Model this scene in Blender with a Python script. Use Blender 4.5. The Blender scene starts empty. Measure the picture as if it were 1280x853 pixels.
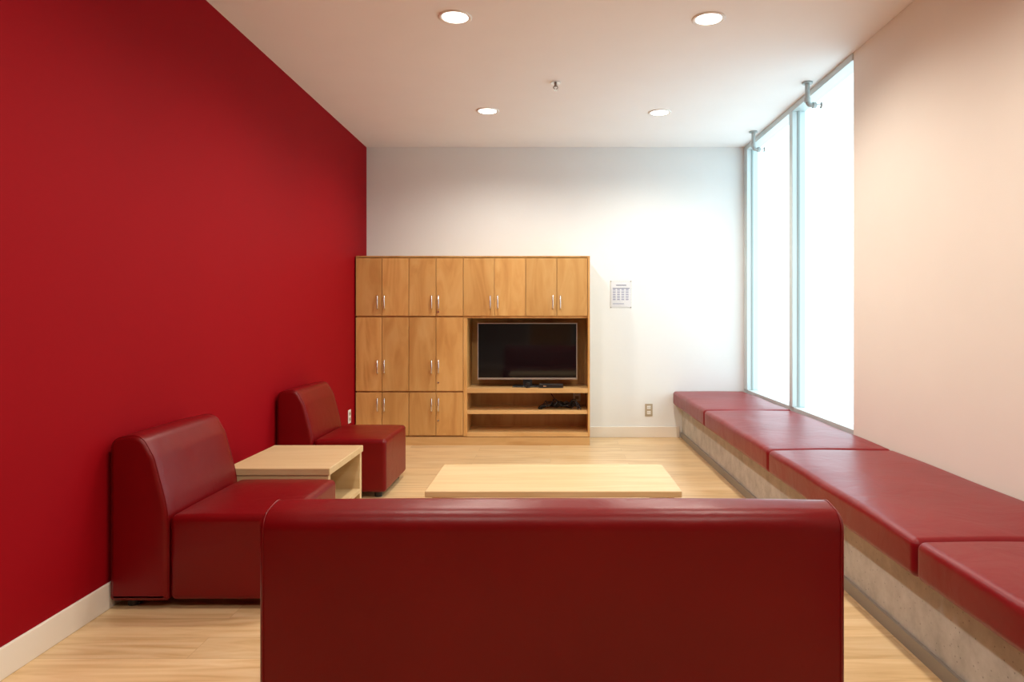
import bpy, bmesh, math, random
from mathutils import Vector
random.seed(4)
S = bpy.context.scene
S.view_settings.view_transform = 'Standard'
S.view_settings.look = 'None'
S.view_settings.exposure = 0.25

# ------------------------------------------------------------ materials
def newmat(name):
    m = bpy.data.materials.new(name); m.use_nodes = True
    nt = m.node_tree; b = nt.nodes['Principled BSDF']
    return m, nt, b
def N(nt, t, **kw):
    n = nt.nodes.new(t)
    for k, v in kw.items():
        if hasattr(n, k): setattr(n, k, v)
        else: n.inputs[k].default_value = v
    return n
def L(nt, a, b): nt.links.new(a, b)
def ramp(nt, stops):
    r = nt.nodes.new('ShaderNodeValToRGB')
    e = r.color_ramp.elements
    e[0].position, e[0].color = stops[0][0], (*stops[0][1], 1)
    e[1].position, e[1].color = stops[-1][0], (*stops[-1][1], 1)
    for p, c in stops[1:-1]:
        x = e.new(p); x.color = (*c, 1)
    return r
def coords(nt, scale=(1, 1, 1)):
    tc = nt.nodes.new('ShaderNodeTexCoord'); mp = nt.nodes.new('ShaderNodeMapping')
    mp.inputs['Scale'].default_value = scale
    L(nt, tc.outputs['Object'], mp.inputs['Vector'])
    return mp
def simple(name, col, rough=0.5, metal=0.0, bump=0.0, bscale=200, var=0.03, spec=0.5):
    m, nt, b = newmat(name)
    mp = coords(nt)
    n = N(nt, 'ShaderNodeTexNoise'); n.inputs['Scale'].default_value = 3; n.inputs['Detail'].default_value = 4
    L(nt, mp.outputs[0], n.inputs['Vector'])
    r = ramp(nt, [(0.3, tuple(c*(1-var) for c in col)), (0.7, tuple(min(1, c*(1+var)) for c in col))])
    L(nt, n.outputs['Fac'], r.inputs[0]); L(nt, r.outputs[0], b.inputs['Base Color'])
    b.inputs['Roughness'].default_value = rough; b.inputs['Metallic'].default_value = metal
    b.inputs['Specular IOR Level'].default_value = spec
    if bump:
        n2 = N(nt, 'ShaderNodeTexNoise'); n2.inputs['Scale'].default_value = bscale
        L(nt, mp.outputs[0], n2.inputs['Vector'])
        bp = N(nt, 'ShaderNodeBump'); bp.inputs['Strength'].default_value = bump; bp.inputs['Distance'].default_value = 0.002
        L(nt, n2.outputs['Fac'], bp.inputs['Height']); L(nt, bp.outputs[0], b.inputs['Normal'])
    return m
M_red = simple('red_paint', (0.275, 0.002, 0.0065), 0.65, bump=0.1, bscale=150, spec=0.08, var=0.015)
M_white = simple('white_wall_paint', (0.81, 0.84, 0.84), 0.6, bump=0.12, bscale=150, var=0.01)
M_taupe = simple('taupe_wall_paint', (0.42, 0.38, 0.34), 0.7, bump=0.12, bscale=150, var=0.01)
M_ceil = simple('ceiling_paint', (0.89, 0.89, 0.885), 0.8, bump=0.1, bscale=120, var=0.01)
M_beige = simple('cream_wall_paint', (0.86, 0.82, 0.75), 0.6, bump=0.12, bscale=150, var=0.01)
M_base = simple('baseboard_vinyl', (0.82, 0.77, 0.68), 0.45, var=0.02)
M_alu = simple('window_aluminium', (0.60, 0.69, 0.70), 0.4, metal=0.2, var=0.02)
M_chrome = simple('brushed_steel', (0.75, 0.75, 0.74), 0.25, metal=1.0)
M_black = simple('black_plastic', (0.012, 0.012, 0.013), 0.35)
M_plastic = simple('white_plastic', (0.85, 0.84, 0.80), 0.4)
M_tan = simple('tan_outlet_plate', (0.45, 0.38, 0.27), 0.4)
M_dark = simple('dark_slot', (0.02, 0.02, 0.02), 0.6)
M_paper = simple('paper', (0.86, 0.87, 0.90), 0.7)
M_ink = simple('printed_ink', (0.16, 0.17, 0.26), 0.7)
M_inkl = simple('printed_grey', (0.45, 0.47, 0.60), 0.7)
M_kick = simple('bench_metal_trim', (0.28, 0.25, 0.21), 0.5)
M_gasket = simple('window_gasket', (0.35, 0.42, 0.42), 0.5)
M_silver = simple('silver_bezel', (0.55, 0.54, 0.52), 0.3, metal=0.8)
M_foot = simple('chair_foot', (0.02, 0.018, 0.016), 0.5)
m, nt, b = newmat('tv_screen'); M_screen = m
b.inputs['Base Color'].default_value = (0.004, 0.004, 0.005, 1); b.inputs['Roughness'].default_value = 0.06
# leather
def leather(name, col, rough, spec, crease):
    m, nt, b = newmat(name); mp = coords(nt)
    n = N(nt, 'ShaderNodeTexNoise'); n.inputs['Scale'].default_value = 2.5; n.inputs['Detail'].default_value = 5
    L(nt, mp.outputs[0], n.inputs['Vector'])
    r = ramp(nt, [(0.3, tuple(c*0.9 for c in col)), (0.7, tuple(c*1.08 for c in col))])
    L(nt, n.outputs['Fac'], r.inputs[0]); L(nt, r.outputs[0], b.inputs['Base Color'])
    b.inputs['Roughness'].default_value = rough
    b.inputs['Specular IOR Level'].default_value = spec
    v = N(nt, 'ShaderNodeTexVoronoi'); v.inputs['Scale'].default_value = 420
    L(nt, mp.outputs[0], v.inputs['Vector'])
    b1 = N(nt, 'ShaderNodeBump'); b1.inputs['Strength'].default_value = 0.12; b1.inputs['Distance'].default_value = 0.001
    L(nt, v.outputs['Distance'], b1.inputs['Height'])
    n3 = N(nt, 'ShaderNodeTexNoise'); n3.inputs['Scale'].default_value = 6; n3.inputs['Detail'].default_value = 3; n3.inputs['Distortion'].default_value = 0.6
    L(nt, mp.outputs[0], n3.inputs['Vector'])
    b2 = N(nt, 'ShaderNodeBump'); b2.inputs['Strength'].default_value = crease; b2.inputs['Distance'].default_value = 0.014
    L(nt, n3.outputs['Fac'], b2.inputs['Height']); L(nt, b1.outputs[0], b2.inputs['Normal'])
    L(nt, b2.outputs[0], b.inputs['Normal'])
    return m
M_leather = leather('red_leather', (0.165, 0.0016, 0.0034), 0.34, 0.27, 0.22)
M_bench = leather('bench_leather', (0.205, 0.0028, 0.0075), 0.35, 0.28, 0.35)
# wood
def wood(name, c1, c2, c3, scale, rough=0.35, use_random=True):
    m, nt, b = newmat(name)
    tc = nt.nodes.new('ShaderNodeTexCoord'); mp = nt.nodes.new('ShaderNodeMapping'); mp.inputs['Scale'].default_value = scale
    oi = nt.nodes.new('ShaderNodeObjectInfo')
    mul = N(nt, 'ShaderNodeVectorMath'); mul.operation = 'ADD'
    sc = N(nt, 'ShaderNodeVectorMath'); sc.operation = 'SCALE'; sc.inputs['Scale'].default_value = 17.0
    cb = N(nt, 'ShaderNodeCombineXYZ')
    for i in range(3): L(nt, oi.outputs['Random'], cb.inputs[i])
    L(nt, cb.outputs[0], sc.inputs[0])
    L(nt, tc.outputs['Object'], mp.inputs['Vector'])
    L(nt, mp.outputs[0], mul.inputs[0]); L(nt, sc.outputs[0], mul.inputs[1])
    n = N(nt, 'ShaderNodeTexNoise'); n.inputs['Scale'].default_value = 1.0; n.inputs['Detail'].default_value = 6; n.inputs['Distortion'].default_value = 1.4
    L(nt, mul.outputs[0], n.inputs['Vector'])
    r = ramp(nt, [(0.28, c1), (0.5, c2), (0.72, c3)])
    L(nt, n.outputs['Fac'], r.inputs[0])
    hs = N(nt, 'ShaderNodeHueSaturation')
    mr = N(nt, 'ShaderNodeMapRange'); mr.inputs['To Min'].default_value = 0.90; mr.inputs['To Max'].default_value = 1.08
    L(nt, oi.outputs['Random'], mr.inputs['Value']); L(nt, mr.outputs[0], hs.inputs['Value'])
    L(nt, r.outputs[0], hs.inputs['Color']); L(nt, hs.outputs[0], b.inputs['Base Color'])
    b.inputs['Roughness'].default_value = rough
    return m
M_maple = wood('maple_veneer', (0.50, 0.245, 0.07), (0.61, 0.335, 0.11), (0.67, 0.40, 0.15), (8, 8, 1.8))
M_mapleh = wood('maple_shelf', (0.58, 0.33, 0.12), (0.66, 0.40, 0.16), (0.72, 0.46, 0.20), (1.5, 8, 8))
M_table = wood('pale_maple_top', (0.62, 0.44, 0.22), (0.68, 0.50, 0.27), (0.72, 0.55, 0.32), (1.3, 14, 14), 0.4)
# floor
m, nt, b = newmat('vinyl_plank_floor'); M_floor = m
mp = coords(nt)
br = N(nt, 'ShaderNodeTexBrick')
br.inputs['Scale'].default_value = 1.0; br.inputs['Brick Width'].default_value = 1.2; br.inputs['Row Height'].default_value = 0.15
br.inputs['Mortar Size'].default_value = 0.0012; br.inputs['Mortar Smooth'].default_value = 0.2
br.inputs['Color1'].default_value = (0.0, 0.0, 0.0, 1); br.inputs['Color2'].default_value = (1, 1, 1, 1); br.inputs['Mortar'].default_value = (0.3, 0.3, 0.3, 1)
L(nt, mp.outputs[0], br.inputs['Vector'])
mp2 = coords(nt, (1.6, 16, 1))
vadd = N(nt, 'ShaderNodeVectorMath'); vadd.operation = 'MULTIPLY_ADD'; vadd.inputs[1].default_value = (7, 7, 7)
L(nt, br.outputs['Color'], vadd.inputs[0]); L(nt, mp2.outputs[0], vadd.inputs[2])
n = N(nt, 'ShaderNodeTexNoise'); n.inputs['Scale'].default_value = 1.0; n.inputs['Detail'].default_value = 7; n.inputs['Distortion'].default_value = 1.5
L(nt, vadd.outputs[0], n.inputs['Vector'])
r = ramp(nt, [(0.28, (0.56, 0.36, 0.16)), (0.5, (0.71, 0.50, 0.265)), (0.72, (0.78, 0.59, 0.35))])
L(nt, n.outputs['Fac'], r.inputs[0])
mr = N(nt, 'ShaderNodeMapRange'); mr.inputs['To Min'].default_value = 0.92; mr.inputs['To Max'].default_value = 1.05
L(nt, br.outputs['Color'], mr.inputs['Value'])
hs = N(nt, 'ShaderNodeHueSaturation'); L(nt, mr.outputs[0], hs.inputs['Value']); L(nt, r.outputs[0], hs.inputs['Color'])
mx = N(nt, 'ShaderNodeMix'); mx.data_type = 'RGBA'; mx.inputs[7].default_value = (0.42, 0.26, 0.12, 1)
L(nt, hs.outputs[0], mx.inputs[6])
mm = N(nt, 'ShaderNodeMath'); mm.operation = 'MULTIPLY'; mm.inputs[1].default_value = 0.6
L(nt, br.outputs['Fac'], mm.inputs[0]); L(nt, mm.outputs[0], mx.inputs[0])
L(nt, mx.outputs[2], b.inputs['Base Color'])
b.inputs['Roughness'].default_value = 0.3
# concrete
m, nt, b = newmat('raw_concrete'); M_conc = m
mp = coords(nt)
n = N(nt, 'ShaderNodeTexNoise'); n.inputs['Scale'].default_value = 9; n.inputs['Detail'].default_value = 8; n.inputs['Roughness'].default_value = 0.65
L(nt, mp.outputs[0], n.inputs['Vector'])
r = ramp(nt, [(0.3, (0.40, 0.385, 0.35)), (0.5, (0.52, 0.50, 0.46)), (0.7, (0.61, 0.59, 0.55))])
L(nt, n.outputs['Fac'], r.inputs[0])
v = N(nt, 'ShaderNodeTexVoronoi'); v.inputs['Scale'].default_value = 45; L(nt, mp.outputs[0], v.inputs['Vector'])
r2 = ramp(nt, [(0.07, (0.4, 0.4, 0.4)), (0.15, (1, 1, 1))]); L(nt, v.outputs['Distance'], r2.inputs[0])
mx = N(nt, 'ShaderNodeMix'); mx.data_type = 'RGBA'; mx.blend_type = 'MULTIPLY'; mx.inputs[0].default_value = 0.8
L(nt, r.outputs[0], mx.inputs[6]); L(nt, r2.outputs[0], mx.inputs[7]); L(nt, mx.outputs[2], b.inputs['Base Color'])
b.inputs['Roughness'].default_value = 0.85
bp = N(nt, 'ShaderNodeBump'); bp.inputs['Strength'].default_value = 0.4; bp.inputs['Distance'].default_value = 0.003
L(nt, r2.outputs[0], bp.inputs['Height']); L(nt, bp.outputs[0], b.inputs['Normal'])
# glass
m = bpy.data.materials.new('window_glass'); m.use_nodes = True; nt = m.node_tree; nt.nodes.clear(); M_glass = m
o = nt.nodes.new('ShaderNodeOutputMaterial'); t = nt.nodes.new('ShaderNodeBsdfTransparent'); g = nt.nodes.new('ShaderNodeBsdfGlossy')
t.inputs[0].default_value = (0.92, 0.985, 0.99, 1); g.inputs['Roughness'].default_value = 0.02
mix = nt.nodes.new('ShaderNodeMixShader'); mix.inputs[0].default_value = 0.06; L(nt, t.outputs[0], mix.inputs[1]); L(nt, g.outputs[0], mix.inputs[2]); L(nt, mix.outputs[0], o.inputs[0])
# acrylic
m = bpy.data.materials.new('clear_acrylic'); m.use_nodes = True; nt = m.node_tree; nt.nodes.clear(); M_acr = m
o = nt.nodes.new('ShaderNodeOutputMaterial'); t = nt.nodes.new('ShaderNodeBsdfTransparent'); g = nt.nodes.new('ShaderNodeBsdfGlossy')
t.inputs[0].default_value = (0.98, 0.985, 0.99, 1); g.inputs['Roughness'].default_value = 0.1
mix = nt.nodes.new('ShaderNodeMixShader'); mix.inputs[0].default_value = 0.04; L(nt, t.outputs[0], mix.inputs[1]); L(nt, g.outputs[0], mix.inputs[2]); L(nt, mix.outputs[0], o.inputs[0])
m, nt, b = newmat('lamp_lens'); M_lens = m
b.inputs['Emission Color'].default_value = (1.0, 0.95, 0.88, 1); b.inputs['Emission Strength'].default_value = 6

# ------------------------------------------------------------ geometry helpers
def link(o, mat, parent=None, smooth=False):
    S.collection.objects.link(o)
    if mat: o.data.materials.append(mat)
    if parent is not None:
        o.parent = parent; o.location = -Vector(parent.location)
    if smooth:
        for p in o.data.polygons: p.use_smooth = True
    return o
def empty(name, loc):
    e = bpy.data.objects.new(name, None); e.empty_display_size = 0.1; e.location = loc
    S.collection.objects.link(e); return e
def pydata(name, vs, fs, mat, parent=None, smooth=False):
    me = bpy.data.meshes.new(name); me.from_pydata(vs, [], fs); me.update()
    bm = bmesh.new(); bm.from_mesh(me); bmesh.ops.remove_doubles(bm, verts=bm.verts, dist=1e-5)
    bmesh.ops.recalc_face_normals(bm, faces=bm.faces); bm.to_mesh(me); bm.free()
    return link(bpy.data.objects.new(name, me), mat, parent, smooth)
def box(name, x0, x1, y0, y1, z0, z1, mat, parent=None, bev=0.0, seg=2):
    bm = bmesh.new(); bmesh.ops.create_cube(bm, size=1)
    for v in bm.verts:
        v.co = Vector(((x0+x1)/2+v.co.x*(x1-x0), (y0+y1)/2+v.co.y*(y1-y0), (z0+z1)/2+v.co.z*(z1-z0)))
    if bev: bmesh.ops.bevel(bm, geom=bm.edges[:], offset=bev, segments=seg, profile=0.5, affect='EDGES')
    me = bpy.data.meshes.new(name); bm.to_mesh(me); bm.free()
    return link(bpy.data.objects.new(name, me), mat, parent)
def axis_samples(h, r, ne=5, ni=10):
    a = [h - r + r*math.tan(math.radians(45*i/ne)) for i in range(ne+1)]
    inner = [-(h-r) + 2*(h-r)*i/ni for i in range(1, ni)]
    return [-x for x in reversed(a)] + inner + a
def rbox(name, x0, x1, y0, y1, z0, z1, mat, parent=None, r=0.03, crown=0.0, sidecrown=0.0, wob=0.0):
    c = Vector(((x0+x1)/2, (y0+y1)/2, (z0+z1)/2)); h = [(x1-x0)/2, (y1-y0)/2, (z1-z0)/2]
    ax = [axis_samples(hh, r, 5, 14) for hh in h]
    vs, fs = [], []
    for a in range(3):
        u, w = [(1, 2), (2, 0), (0, 1)][a]
        for sgn in (-1, 1):
            base = len(vs)
            for pu in ax[u]:
                for pw in ax[w]:
                    p = [0, 0, 0]; p[a] = sgn*h[a]; p[u] = pu; p[w] = pw
                    q = [max(-(h[k]-r), min(h[k]-r, p[k])) for k in range(3)]
                    d = Vector([p[k]-q[k] for k in range(3)])
                    d = d.normalized()*r if d.length > 1e-9 else d
                    P = Vector(q)+d
                    n0 = P[0]/h[0]; n1 = P[1]/h[1]; n2 = P[2]/h[2]
                    if P[2] > 0: P[2] += crown*(1-n0**4)*(1-n1**4)*max(0, n2)
                    P[0] += sidecrown*(1-n1**4)*(1-n2**2)*n0
                    P[1] += sidecrown*(1-n0**4)*(1-n2**2)*n1
                    if wob: P[2] += wob*math.sin(P[1]*9+x0*3+y0*5)*math.sin(P[0]*11+y0*4)*max(0, n2)
                    vs.append(tuple(P+c))
            nw = len(ax[w])
            for i in range(len(ax[u])-1):
                for j in range(nw-1):
                    k = base+i*nw+j; fs.append((k, k+1, k+nw+1, k+nw))
    return pydata(name, vs, fs, mat, parent, True)
def round_poly(pts, n=8):
    out = []
    m = len(pts)
    for i in range(m):
        p = Vector(pts[i][:2]); r = pts[i][2]
        a = (Vector(pts[i-1][:2])-p).normalized(); b2 = (Vector(pts[(i+1) % m][:2])-p).normalized()
        ang = a.angle(b2); d = r/math.tan(ang/2)
        s, e = p+a*d, p+b2*d
        cen = p+(a+b2).normalized()*(r/math.sin(ang/2))
        va, vb = s-cen, e-cen
        tot = va.angle(vb); sg = 1 if va.x*vb.y-va.y*vb.x > 0 else -1
        for k in range(n+1):
            t = sg*tot*k/n; out.append(cen+Vector((va.x*math.cos(t)-va.y*math.sin(t), va.x*math.sin(t)+va.y*math.cos(t))))
    return out
def extrude_profile(name, prof, t0, t1, e, mapf, mat, parent, bulge=0.0):
    """prof: list of 2D points, extruded from t0..t1 with rounded ends of radius e"""
    m = len(prof)
    area = sum(prof[i].x*prof[(i+1) % m].y-prof[(i+1) % m].x*prof[i].y for i in range(m))
    nr = []
    for i in range(m):
        d = (prof[(i+1) % m]-prof[i-1]).normalized()
        nn = Vector((d.y, -d.x)); nr.append(nn if area > 0 else -nn)
    rings = [(t0+e*(1-math.cos(math.radians(90*k/4))), e*(1-math.sin(math.radians(90*k/4)))) for k in range(5)]
    mid = [(t0+e+(t1-t0-2*e)*k/16, 0) for k in range(1, 16)]
    end = [(t1-(t-t0), ins) for t, ins in reversed(rings)]
    allr = rings+mid+end
    vs, fs = [], []
    for t, ins in allr:
        w = 2*(t-t0)/(t1-t0)-1
        for i in range(m):
            p = prof[i]-nr[i]*ins
            p = p+nr[i]*bulge*(1-w**4)
            vs.append(mapf(p.x, p.y, t))
    for k in range(len(allr)-1):
        for i in range(m):
            j = (i+1) % m; fs.append((k*m+i, k*m+j, (k+1)*m+j, (k+1)*m+i))
    fs.append(tuple(range(m))); fs.append(tuple((len(allr)-1)*m+i for i in range(m)))
    return pydata(name, vs, fs, mat, parent, True)
def tube(name, pts, r, mat, parent=None, cyclic=False, bez=False):
    cu = bpy.data.curves.new(name, 'CURVE'); cu.dimensions = '3D'; cu.bevel_depth = r; cu.bevel_resolution = 3
    if bez:
        sp = cu.splines.new('NURBS'); sp.points.add(len(pts)-1); sp.order_u = 4; sp.use_endpoint_u = True
    else:
        sp = cu.splines.new('POLY'); sp.points.add(len(pts)-1)
    for i, p in enumerate(pts): sp.points[i].co = (*p, 1)
    sp.use_cyclic_u = cyclic; cu.use_fill_caps = True
    o = bpy.data.objects.new(name, cu); link(o, None, parent); cu.materials.append(mat)
    return o
def cyl(name, loc, r, h, mat, parent=None, axis='Z', seg=32, r2=None):
    bm = bmesh.new(); bmesh.ops.create_cone(bm, cap_ends=True, segments=seg, radius1=r, radius2=r if r2 is None else r2, depth=h)
    for v in bm.verts:
        x, y, z = v.co
        if axis == 'X': v.co = Vector((z, y, -x))
        elif axis == 'Y': v.co = Vector((x, z, -y))
        v.co += Vector(loc)
    me = bpy.data.meshes.new(name); bm.to_mesh(me); bm.free()
    o = link(bpy.data.objects.new(name, me), mat, parent)
    return o
def lathe(name, loc, prof, mat, parent=None, seg=40):
    vs, fs = [], []
    m = len(prof)
    for i in range(seg):
        a = 2*math.pi*i/seg
        for r, z in prof: vs.append((loc[0]+r*math.cos(a), loc[1]+r*math.sin(a), loc[2]+z))
    for i in range(seg):
        j = (i+1) % seg
        for k in range(m-1): fs.append((i*m+k, j*m+k, j*m+k+1, i*m+k+1))
    return pydata(name, vs, fs, mat, parent, True)

# ------------------------------------------------------------ room
XL, XR, XG, YB, YF, H = -1.711, 1.808, 1.86, 6.35, -2.6, 2.70
YW = 4.07
box('floor', XL-0.1, XR+0.15, YF-0.1, YB+0.1, -0.1, 0.0, M_floor)
box('ceiling', XL-0.1, XR+0.15, YF-0.1, YB+0.1, H, H+0.1, M_ceil)
box('wall_left', XL-0.1, XL, YF, YB, 0, H, M_red)
box('wall_back', XL-0.1, XR+0.15, YB, YB+0.1, 0, H, M_white)
box('wall_front', XL-0.1, XR+0.15, YF-0.1, YF, 0, H, M_taupe)
box('wall_right', XR, XR+0.15, YF, YW, 0, H, M_beige)
box('wall_right_lower', XR+0.002, XR+0.15, YW, YB, 0, 0.40, M_beige)
box('baseboard_left', XL, XL+0.012, YF+0.02, 5.955, 0, 0.10, M_base, bev=0.003)
box('baseboard_back', 0.36, 1.20, YB-0.012, YB, 0, 0.10, M_base, bev=0.003)
box('baseboard_front', XL+0.02, 1.2, YF, YF+0.012, 0, 0.10, M_base, bev=0.003)
# door behind the camera
d = empty('door_1', (0, YF+0.03, 0))
box('leaf', -0.45, 0.45, YF+0.013, YF+0.045, 0.01, 2.05, M_maple, d, 0.003)
for nm, a, b2, z0, z1 in (('jamb_left', -0.51, -0.455, 0, 2.11), ('jamb_right', 0.455, 0.51, 0, 2.11), ('head', -0.455, 0.455, 2.055, 2.11)):
    box(nm, a, b2, YF+0.013, YF+0.06, z0, z1, M_alu, d, 0.002)
cyl('lever', (0.38, YF+0.08, 1.0), 0.012, 0.12, M_chrome, d, 'X')
# window
w = empty('window_1', (XG, (YW+YB)/2, 1.5))
fx0, fx1 = 1.80, 1.90
box('head_rail', fx0, fx1, YW+0.001, YB-0.001, 2.655, H-0.001, M_alu, w, 0.003)
box('sill_rail', fx0+0.01, fx1, YW+0.001, YB-0.001, 0.401, 0.45, M_alu, w, 0.003)
for nm, y0, y1 in (('jamb_far', 6.25, YB-0.002), ('mullion', 5.08, 5.15)):
    box(nm, fx0, fx1, y0, y1, 0.45, 2.655, M_alu, w, 0.003)
    box(nm+'_gasket', fx0+0.04, fx1-0.045, y0-0.008, y0, 0.45, 2.655, M_gasket, w)
box('jamb_near', 1.84, fx1, YW+0.002, YW+0.035, 0.45, 2.655, M_alu, w, 0.003)
for nm, y0, y1 in (('glass_near', YW+0.035, 5.08), ('glass_far', 5.15, 6.25)):
    pydata(nm, [(1.873, y0, 0.45), (1.873, y1, 0.45), (1.873, y1, 2.655), (1.873, y0, 2.655)], [(0, 1, 2, 3)], M_glass, w)

# ------------------------------------------------------------ bench
cb = empty('concrete_bench', (1.5, 2.5, 0))
box('concrete_plinth', 1.225, XR-0.003, 0.2, YB-0.003, 0.0, 0.305, M_conc, cb, 0.004)
box('base_trim', 1.212, 1.2249, 0.2, YB-0.016, 0.0, 0.05, M_kick, cb)
ys = [YB-0.012, 5.05, 3.57, 2.13, 0.69]
for i in range(4):
    e = empty('bench_cushion', (1.47, (ys[i]+ys[i+1])/2, 0.37))
    rbox('pad', 1.136, XR-0.012, ys[i+1]+0.003, ys[i]-0.003, 0.306, 0.432, M_bench, e, r=0.026, crown=0.011, wob=0.002)
    for zz in (0.329, 0.415):
        xa, xb, ya, yb = 1.1395, XR-0.014, ys[i+1]+0.0065, ys[i]-0.0065; c = 0.022
        pts = []
        for cx, cy, a0 in ((xb-c, yb-c, 0), (xa+c, yb-c, 90), (xa+c, ya+c, 180), (xb-c, ya+c, 270)):
            for k in range(6):
                a = math.radians(a0+18*k); pts.append((cx+c*math.cos(a), cy+c*math.sin(a), zz))
        tube('seam', pts, 0.0018, M_bench, e, True)

# ------------------------------------------------------------ seating
BACK = round_poly([(0.0, 0.035, 0.012), (0.222, 0.035, 0.012), (0.222, 0.37, 0.6), (0.165, 0.585, 0.12), (0.115, 0.675, 0.06), (0.0, 0.656, 0.045)][:], 8)
def seating(name, width, mapf, loc, depth, nseat=1):
    """mapf(u, z, t) -> world ; u outwards from the back, t along the width"""
    e = empty(name, loc)
    extrude_profile('backrest', BACK, 0, width, 0.018, mapf, M_leather, e, 0.005)
    for t in (0.012, width-0.012):
        m = len(BACK); pts = []
        for i in range(m):
            d_ = (BACK[(i+1) % m]-BACK[i-1]).normalized(); nn = Vector((d_.y, -d_.x))
            p = BACK[i]-nn*0.0005; pts.append(mapf(p.x, p.y, t))
        tube('seam', pts, 0.0022, M_leather, e, True)
    n = nseat
    for i in range(n):
        p = Vector(mapf(0.2275, 0.035, width*i/n+0.001)); q = Vector(mapf(depth, 0.362, width*(i+1)/n-0.001))
        rbox('seat', min(p.x, q.x), max(p.x, q.x), min(p.y, q.y), max(p.y, q.y), 0.035, 0.362, M_leather, e, r=0.024, crown=0.014)
    for u in (0.06, depth-0.06):
        for t in (0.06, width-0.06):
            p = mapf(u, 0, t); cyl('foot', (p[0], p[1], 0.019), 0.022, 0.038, M_foot, e, seg=20, r2=0.026)
    return e
xb = XL+0.018
seating('lounge_chair', 0.60, lambda u, z, t: (xb+u, 2.62+t, z), (xb+0.33, 2.92, 0), 0.685)
seating('lounge_chair', 0.60, lambda u, z, t: (xb+u, 4.22+t, z), (xb+0.33, 4.52, 0), 0.675)
seating('sofa', 1.398, lambda u, z, t: (-0.695+t, 1.62+u, z), (0.0, 1.95, 0), 0.69, 2)

# ------------------------------------------------------------ tables
def table(name, x0, x1, y0, y1, h, th, loc, shelf, alongx):
    e = empty(name, loc)
    box('top', x0, x1, y0, y1, h-th, h, M_table, e, 0.004)
    i = 0.008
    if alongx:
        box('end_panel_left', x0+0.03, x0+0.065, y0+i, y1-i, 0, h-th, M_table, e, 0.002)
        box('end_panel_right', x1-0.065, x1-0.03, y0+i, y1-i, 0, h-th, M_table, e, 0.002)
        box('shelf', x0+0.065, x1-0.065, y0+0.03, y1-0.03, shelf-0.025, shelf, M_table, e, 0.002)
    else:
        box('end_panel_near', x0+i, x1-i, y0+0.005, y0+0.04, 0, h-th, M_table, e, 0.002)
        box('end_panel_far', x0+i, x1-i, y1-0.04, y1-0.005, 0, h-th, M_table, e, 0.002)
        box('shelf', x0+0.03, x1-i, y0+0.04, y1-0.04, shelf-0.025, shelf, M_table, e, 0.002)
        box('back_panel', x0+i, x0+0.03, y0+0.04, y1-0.04, shelf, h-th, M_table, e)
table('end_table', -1.55, -1.05, 3.245, 3.83, 0.405, 0.035, (-1.3, 3.53, 0), 0.17, False)
table('coffee_table', -0.535, 0.560, 2.90, 3.43, 0.385, 0.028, (0.01, 3.17, 0), 0.14, True)

# ------------------------------------------------------------ cabinet
YC = 5.955
def px(p): return (p-688)/143.2
def pz(p): return 1.131-(p-395)/143.2
cab = empty('wall_cabinet', (-0.68, 6.15, 0))
x0, x1, ztop = XL+0.014, 0.345, pz(320)
yb = YB-0.014
g = 0.0022
t = 0.018
xs = [px(444.5), px(477.5), px(511), px(545), px(579)]
xu = [px(579), px(618), px(657), px(696), px(734.5)]
box('toe_kick', x0+0.01, x1-0.004, YC+0.03, yb, 0.0, 0.075, M_maple, cab)
box('plinth_strip', x0, x1, YC+0.003, YC+0.03, 0.0, 0.072, M_mapleh, cab, 0.001)
box('carcass_lockers', x0, px(579)-0.002, YC+0.021, yb, 0.075, ztop-0.02, M_maple, cab)
box('carcass_upper', px(579)-0.001, x1-t, YC+0.021, yb, pz(398), ztop-0.02, M_maple, cab)
box('top_panel', x0, x1, YC, yb, ztop-0.0195, ztop, M_maple, cab, 0.001)
box('side_panel', x1-t, x1, YC, yb, 0.075, ztop-0.02, M_maple, cab, 0.001)
box('side_face_edge', px(579)+0.0015, px(584), YC, yb, 0.08, pz(398)-0.001, M_maple, cab, 0.001)
nx0, nx1 = px(584), x1-t
box('niche_back', nx0, nx1, yb-0.012, yb, 0.075, pz(398), M_maple, cab)
box('tv_shelf', nx0+0.0005, nx1-0.0005, YC, yb-0.013, pz(491.5), pz(485.5), M_mapleh, cab, 0.001)
box('middle_shelf', nx0+0.0005, nx1-0.0005, YC+0.01, yb-0.013, pz(518), pz(513.5), M_mapleh, cab, 0.001)
box('bottom_shelf', nx0+0.0005, nx1-0.0005, YC, yb-0.013, 0.0755, pz(541), M_mapleh, cab, 0.001)
def handle(x, zc):
    tube('handle', [(x, YC-0.001, zc+0.055), (x, YC-0.026, zc+0.055), (x, YC-0.030, zc+0.05), (x, YC-0.030, zc-0.05), (x, YC-0.026, zc-0.055), (x, YC-0.001, zc-0.055)], 0.0055, M_chrome, cab)
rows = [(321.5, 395, 378), (397, 489, 458.5), (491, 544.5, 506)]
for ri, (ya, ybp, yh) in enumerate(rows):
    for i in range(4):
        box('door_panel', xs[i]+g, xs[i+1]-g, YC, YC+0.0195, pz(ybp), pz(ya), M_maple, cab, 0.0012)
        hx = xs[i+1]-0.035 if i % 2 == 0 else xs[i]+0.025
        handle(hx, pz(yh))
    cyl('lock', (xs[3]+0.02, YC-0.002, pz(yh+(20 if ri else 12))), 0.008, 0.004, M_chrome, cab, 'Y', 20)
for i in range(4):
    box('door_panel', xu[i]+g, xu[i+1]-g, YC, YC+0.0195, pz(395), pz(321.5), M_maple, cab, 0.0012)
    handle(xu[i+1]-0.035 if i % 2 == 0 else xu[i]+0.03, pz(378))
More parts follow.
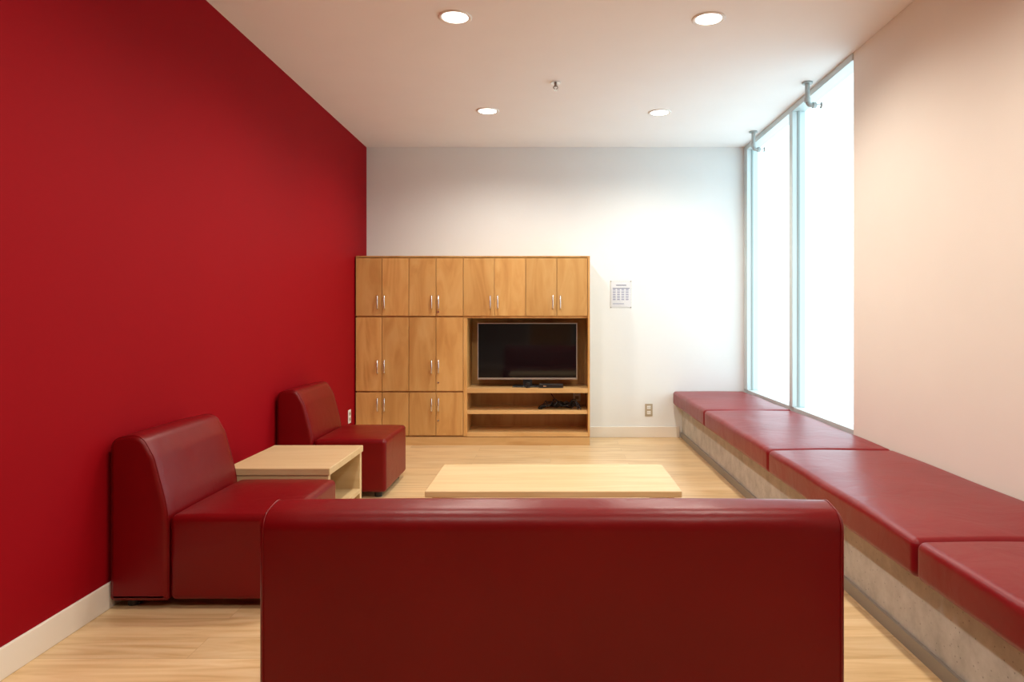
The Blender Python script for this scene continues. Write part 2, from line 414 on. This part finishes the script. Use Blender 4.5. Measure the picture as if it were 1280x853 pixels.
# ------------------------------------------------------------ tv
YT = 6.07
def tx(p): return (p-688)*YT/853
def tz(p): return 1.131-(p-395)*YT/853
shelf_top = pz(485.5)
tv = empty('television', (tx(659), YT, shelf_top))
a, b2, c0, c1 = tx(597), tx(721.5), tz(474.5), tz(404)
box('body', a, b2, YT, YT+0.045, c0, c1, M_black, tv, 0.004)
box('screen', a+0.008, b2-0.008, YT-0.0015, YT-0.0002, c0+0.016, c1-0.008, M_screen, tv)
for nm, q in (('bezel_top', (a, b2, c1-0.007, c1)), ('bezel_bottom', (a, b2, c0, c0+0.015)), ('bezel_left', (a, a+0.007, c0+0.015, c1-0.007)), ('bezel_right', (b2-0.007, b2, c0+0.015, c1-0.007))):
    box(nm, q[0], q[1], YT-0.004, YT-0.0002, q[2], q[3], M_silver, tv)
cx = (a+b2)/2
box('neck', cx-0.04, cx+0.04, YT+0.01, YT+0.035, shelf_top+0.012, c0+0.05, M_black, tv, 0.003)
box('base', cx-0.13, cx+0.13, YT-0.06, YT+0.1, shelf_top+0.001, shelf_top+0.012, M_black, tv, 0.004)
mb = empty('media_box', (tx(690), 6.0, shelf_top))
box('case', px(674), px(704), 5.957, 6.0, shelf_top+0.001, shelf_top+0.036, M_black, mb, 0.003)
box('label', px(679), px(683), 5.9555, 5.9568, shelf_top+0.012, shelf_top+0.022, M_chrome, mb)
cyl('webcam_lens', (px(660), 5.985, shelf_top+0.03), 0.018, 0.02, M_black, mb, 'Y', 24)
cyl('webcam_stand', (px(660), 5.985, shelf_top+0.007), 0.022, 0.012, M_black, mb)
# cables
cbz = pz(513.5)+0.006
ca = empty('power_cables', (0.0, 6.12, cbz))
for k in range(6):
    pts = []; X = -0.08
    for i in range(16):
        pts.append((X+0.33*i/15+random.uniform(-0.03, 0.03), 6.06+random.uniform(-0.06, 0.1), cbz+min(0.1, abs(random.gauss(0, 0.045)))*(1 if 0 < i < 15 else 0)))
    tube('cable', pts, 0.0042, M_black, ca, bez=True)
tube('cable_drop', [(0.0, 6.28, cbz+0.12), (0.03, 6.25, cbz+0.06), (0.1, 6.2, cbz+0.01), (0.22, 6.22, cbz+0.03), (0.235, 6.30, cbz+0.055)], 0.004, M_black, ca, bez=True)
box('power_strip', 0.0, 0.2, 6.18, 6.23, cbz-0.004, cbz+0.035, M_black, ca, 0.004)

# outlets
def outlet(c, axis, plate, y_off=0.0):
    e = empty('wall_outlet', c)
    def bx(nm, u0, u1, z0, z1, d0, d1, mat):
        if axis == 'Y': box(nm, c[0]+u0, c[0]+u1, c[1]-d1, c[1]-d0, c[2]+z0, c[2]+z1, mat, e, 0.001)
        else: box(nm, c[0]+d0, c[0]+d1, c[1]+u0, c[1]+u1, c[2]+z0, c[2]+z1, mat, e, 0.001)
    bx('plate', -0.035, 0.035, -0.057, 0.057, 0.0005, 0.006, plate)
    for s in (-1, 1):
        bx('socket', -0.017, 0.017, s*0.024-0.015, s*0.024+0.015, 0.006, 0.009, M_plastic if plate != M_plastic else M_tan)
        bx('slot', -0.009, -0.006, s*0.024-0.006, s*0.024+0.006, 0.009, 0.0097, M_dark)
        bx('slot', 0.006, 0.009, s*0.024-0.006, s*0.024+0.006, 0.009, 0.0097, M_dark)
outlet((0.915, YB, 0.255), 'Y', M_tan)
outlet((XL, 5.80, 0.275), 'X', M_plastic)
outlet((0.245, yb-0.012, pz(500)), 'Y', M_plastic)

# notice
def bxp(p): return (p-688)/134.4
def bzp(p): return 1.131-(p-395)/134.4
nt_ = empty('wall_notice', (bxp(776), YB, bzp(368)))
box('acrylic_holder', bxp(762.5), bxp(789.5), YB-0.006, YB-0.0045, bzp(385.5), bzp(351), M_acr, nt_)
box('paper', bxp(764), bxp(788.5), YB-0.0035, YB-0.001, bzp(384), bzp(353), M_paper, nt_)
for i in range(4):
    xx = bxp(766)+i*0.040
    for j in range(5):
        zt = bzp(361.5+j*3.0)
        box('table_cell', xx, xx+0.026, YB-0.0042, YB-0.0036, zt-0.014, zt, M_inkl, nt_)
box('header_row', bxp(765.8), bxp(787), YB-0.0042, YB-0.0036, bzp(361), bzp(360.2), M_ink, nt_)
box('title', bxp(770), bxp(783), YB-0.0042, YB-0.0036, bzp(357.2), bzp(356.2), M_ink, nt_)
box('footer', bxp(766), bxp(780), YB-0.0042, YB-0.0036, bzp(380.4), bzp(379.4), M_inkl, nt_)
for sx in (763.5, 788.5):
    for sz in (352, 384.5):
        cyl('standoff', (bxp(sx), YB-0.0075, bzp(sz)), 0.005, 0.003, M_kick, nt_, 'Y', 12)

# ------------------------------------------------------------ ceiling fixtures
def downlight(x, y, power):
    e = empty('recessed_downlight', (x, y, H))
    lathe('trim_ring', (x, y, H), [(0.088, -0.0005), (0.088, -0.004), (0.084, -0.007), (0.072, -0.006), (0.068, -0.003), (0.066, -0.0008)], M_plastic, e)
    cyl('lens', (x, y, H-0.0022), 0.067, 0.003, M_lens, e)
    ld = bpy.data.lights.new('lamp', 'SPOT'); ld.energy = power; ld.color = (1.0, 0.92, 0.81)
    ld.spot_size = math.radians(162); ld.spot_blend = 0.65; ld.shadow_soft_size = 0.06
    lo = bpy.data.objects.new('lamp', ld); S.collection.objects.link(lo); lo.parent = e; lo.location = (0, 0, -0.02)
P = 62
for x, y in ((-0.50, 3.58), (0.835, 3.60), (-0.48, 5.22), (0.843, 5.26), (-0.5, 1.95), (0.83, 1.95), (-0.5, 0.3), (0.83, 0.3)):
    downlight(x, y, P if y > 3 else 56)
sp = empty('fire_sprinkler', (0.035, 4.58, H))
cyl('escutcheon', (0.035, 4.58, H-0.004), 0.033, 0.007, M_chrome, sp)
cyl('body', (0.035, 4.58, H-0.018), 0.009, 0.022, M_kick, sp)
tube('frame_arm_a', [(0.025, 4.58, H-0.025), (0.02, 4.58, H-0.038), (0.035, 4.58, H-0.052)], 0.003, M_kick, sp)
tube('frame_arm_b', [(0.045, 4.58, H-0.025), (0.05, 4.58, H-0.038), (0.035, 4.58, H-0.052)], 0.003, M_kick, sp)
cyl('deflector', (0.035, 4.58, H-0.054), 0.016, 0.002, M_chrome, sp)
M_pipe = simple('galvanised_pipe', (0.42, 0.47, 0.47), 0.4, metal=0.2)
def side_sprinkler(y):
    X = 1.725; zl = 2.545
    e = empty('sidewall_sprinkler', (X, y, H))
    cyl('flange', (X, y, H-0.006), 0.034, 0.011, M_pipe, e)
    tube('pipe', [(X, y, H-0.01), (X, y, zl+0.03), (X+0.006, y, zl+0.012), (X+0.012, y, zl+0.004), (X+0.03, y, zl), (X+0.06, y, zl)], 0.016, M_pipe, e)
    cyl('elbow', (X, y, zl+0.035), 0.021, 0.03, M_pipe, e)
    cyl('collar', (X+0.045, y, zl), 0.021, 0.02, M_pipe, e, 'X')
    cyl('head', (X+0.075, y, zl), 0.010, 0.03, M_chrome, e, 'X')
    cyl('deflector', (X+0.092, y, zl), 0.022, 0.003, M_pipe, e, 'X')
side_sprinkler(4.58); side_sprinkler(5.80)

# ------------------------------------------------------------ daylight
W = bpy.data.worlds.new('overcast_sky'); S.world = W; W.use_nodes = True
bg = W.node_tree.nodes['Background']; bg.inputs[0].default_value = (0.76, 0.93, 1.0, 1); bg.inputs[1].default_value = 2.4
pl = bpy.data.lights.new('window_portal', 'AREA'); pl.shape = 'RECTANGLE'; pl.size = 2.3; pl.size_y = 2.3
pl.cycles.is_portal = True
po = bpy.data.objects.new('window_portal', pl); S.collection.objects.link(po)
po.location = (1.93, 5.2, 1.55)
po.rotation_euler = Vector((-1, 0, 0)).to_track_quat('-Z', 'Y').to_euler()

cam = bpy.data.cameras.new('camera'); co = bpy.data.objects.new('camera', cam); S.collection.objects.link(co)
co.location = (0, 0, 1.131); co.rotation_euler = (math.radians(90), 0, 0)
cam.sensor_width = 36; cam.lens = 36*853/1280; cam.shift_x = -48/1280; cam.shift_y = -31.5/1280; cam.clip_start = 0.05
S.camera = co
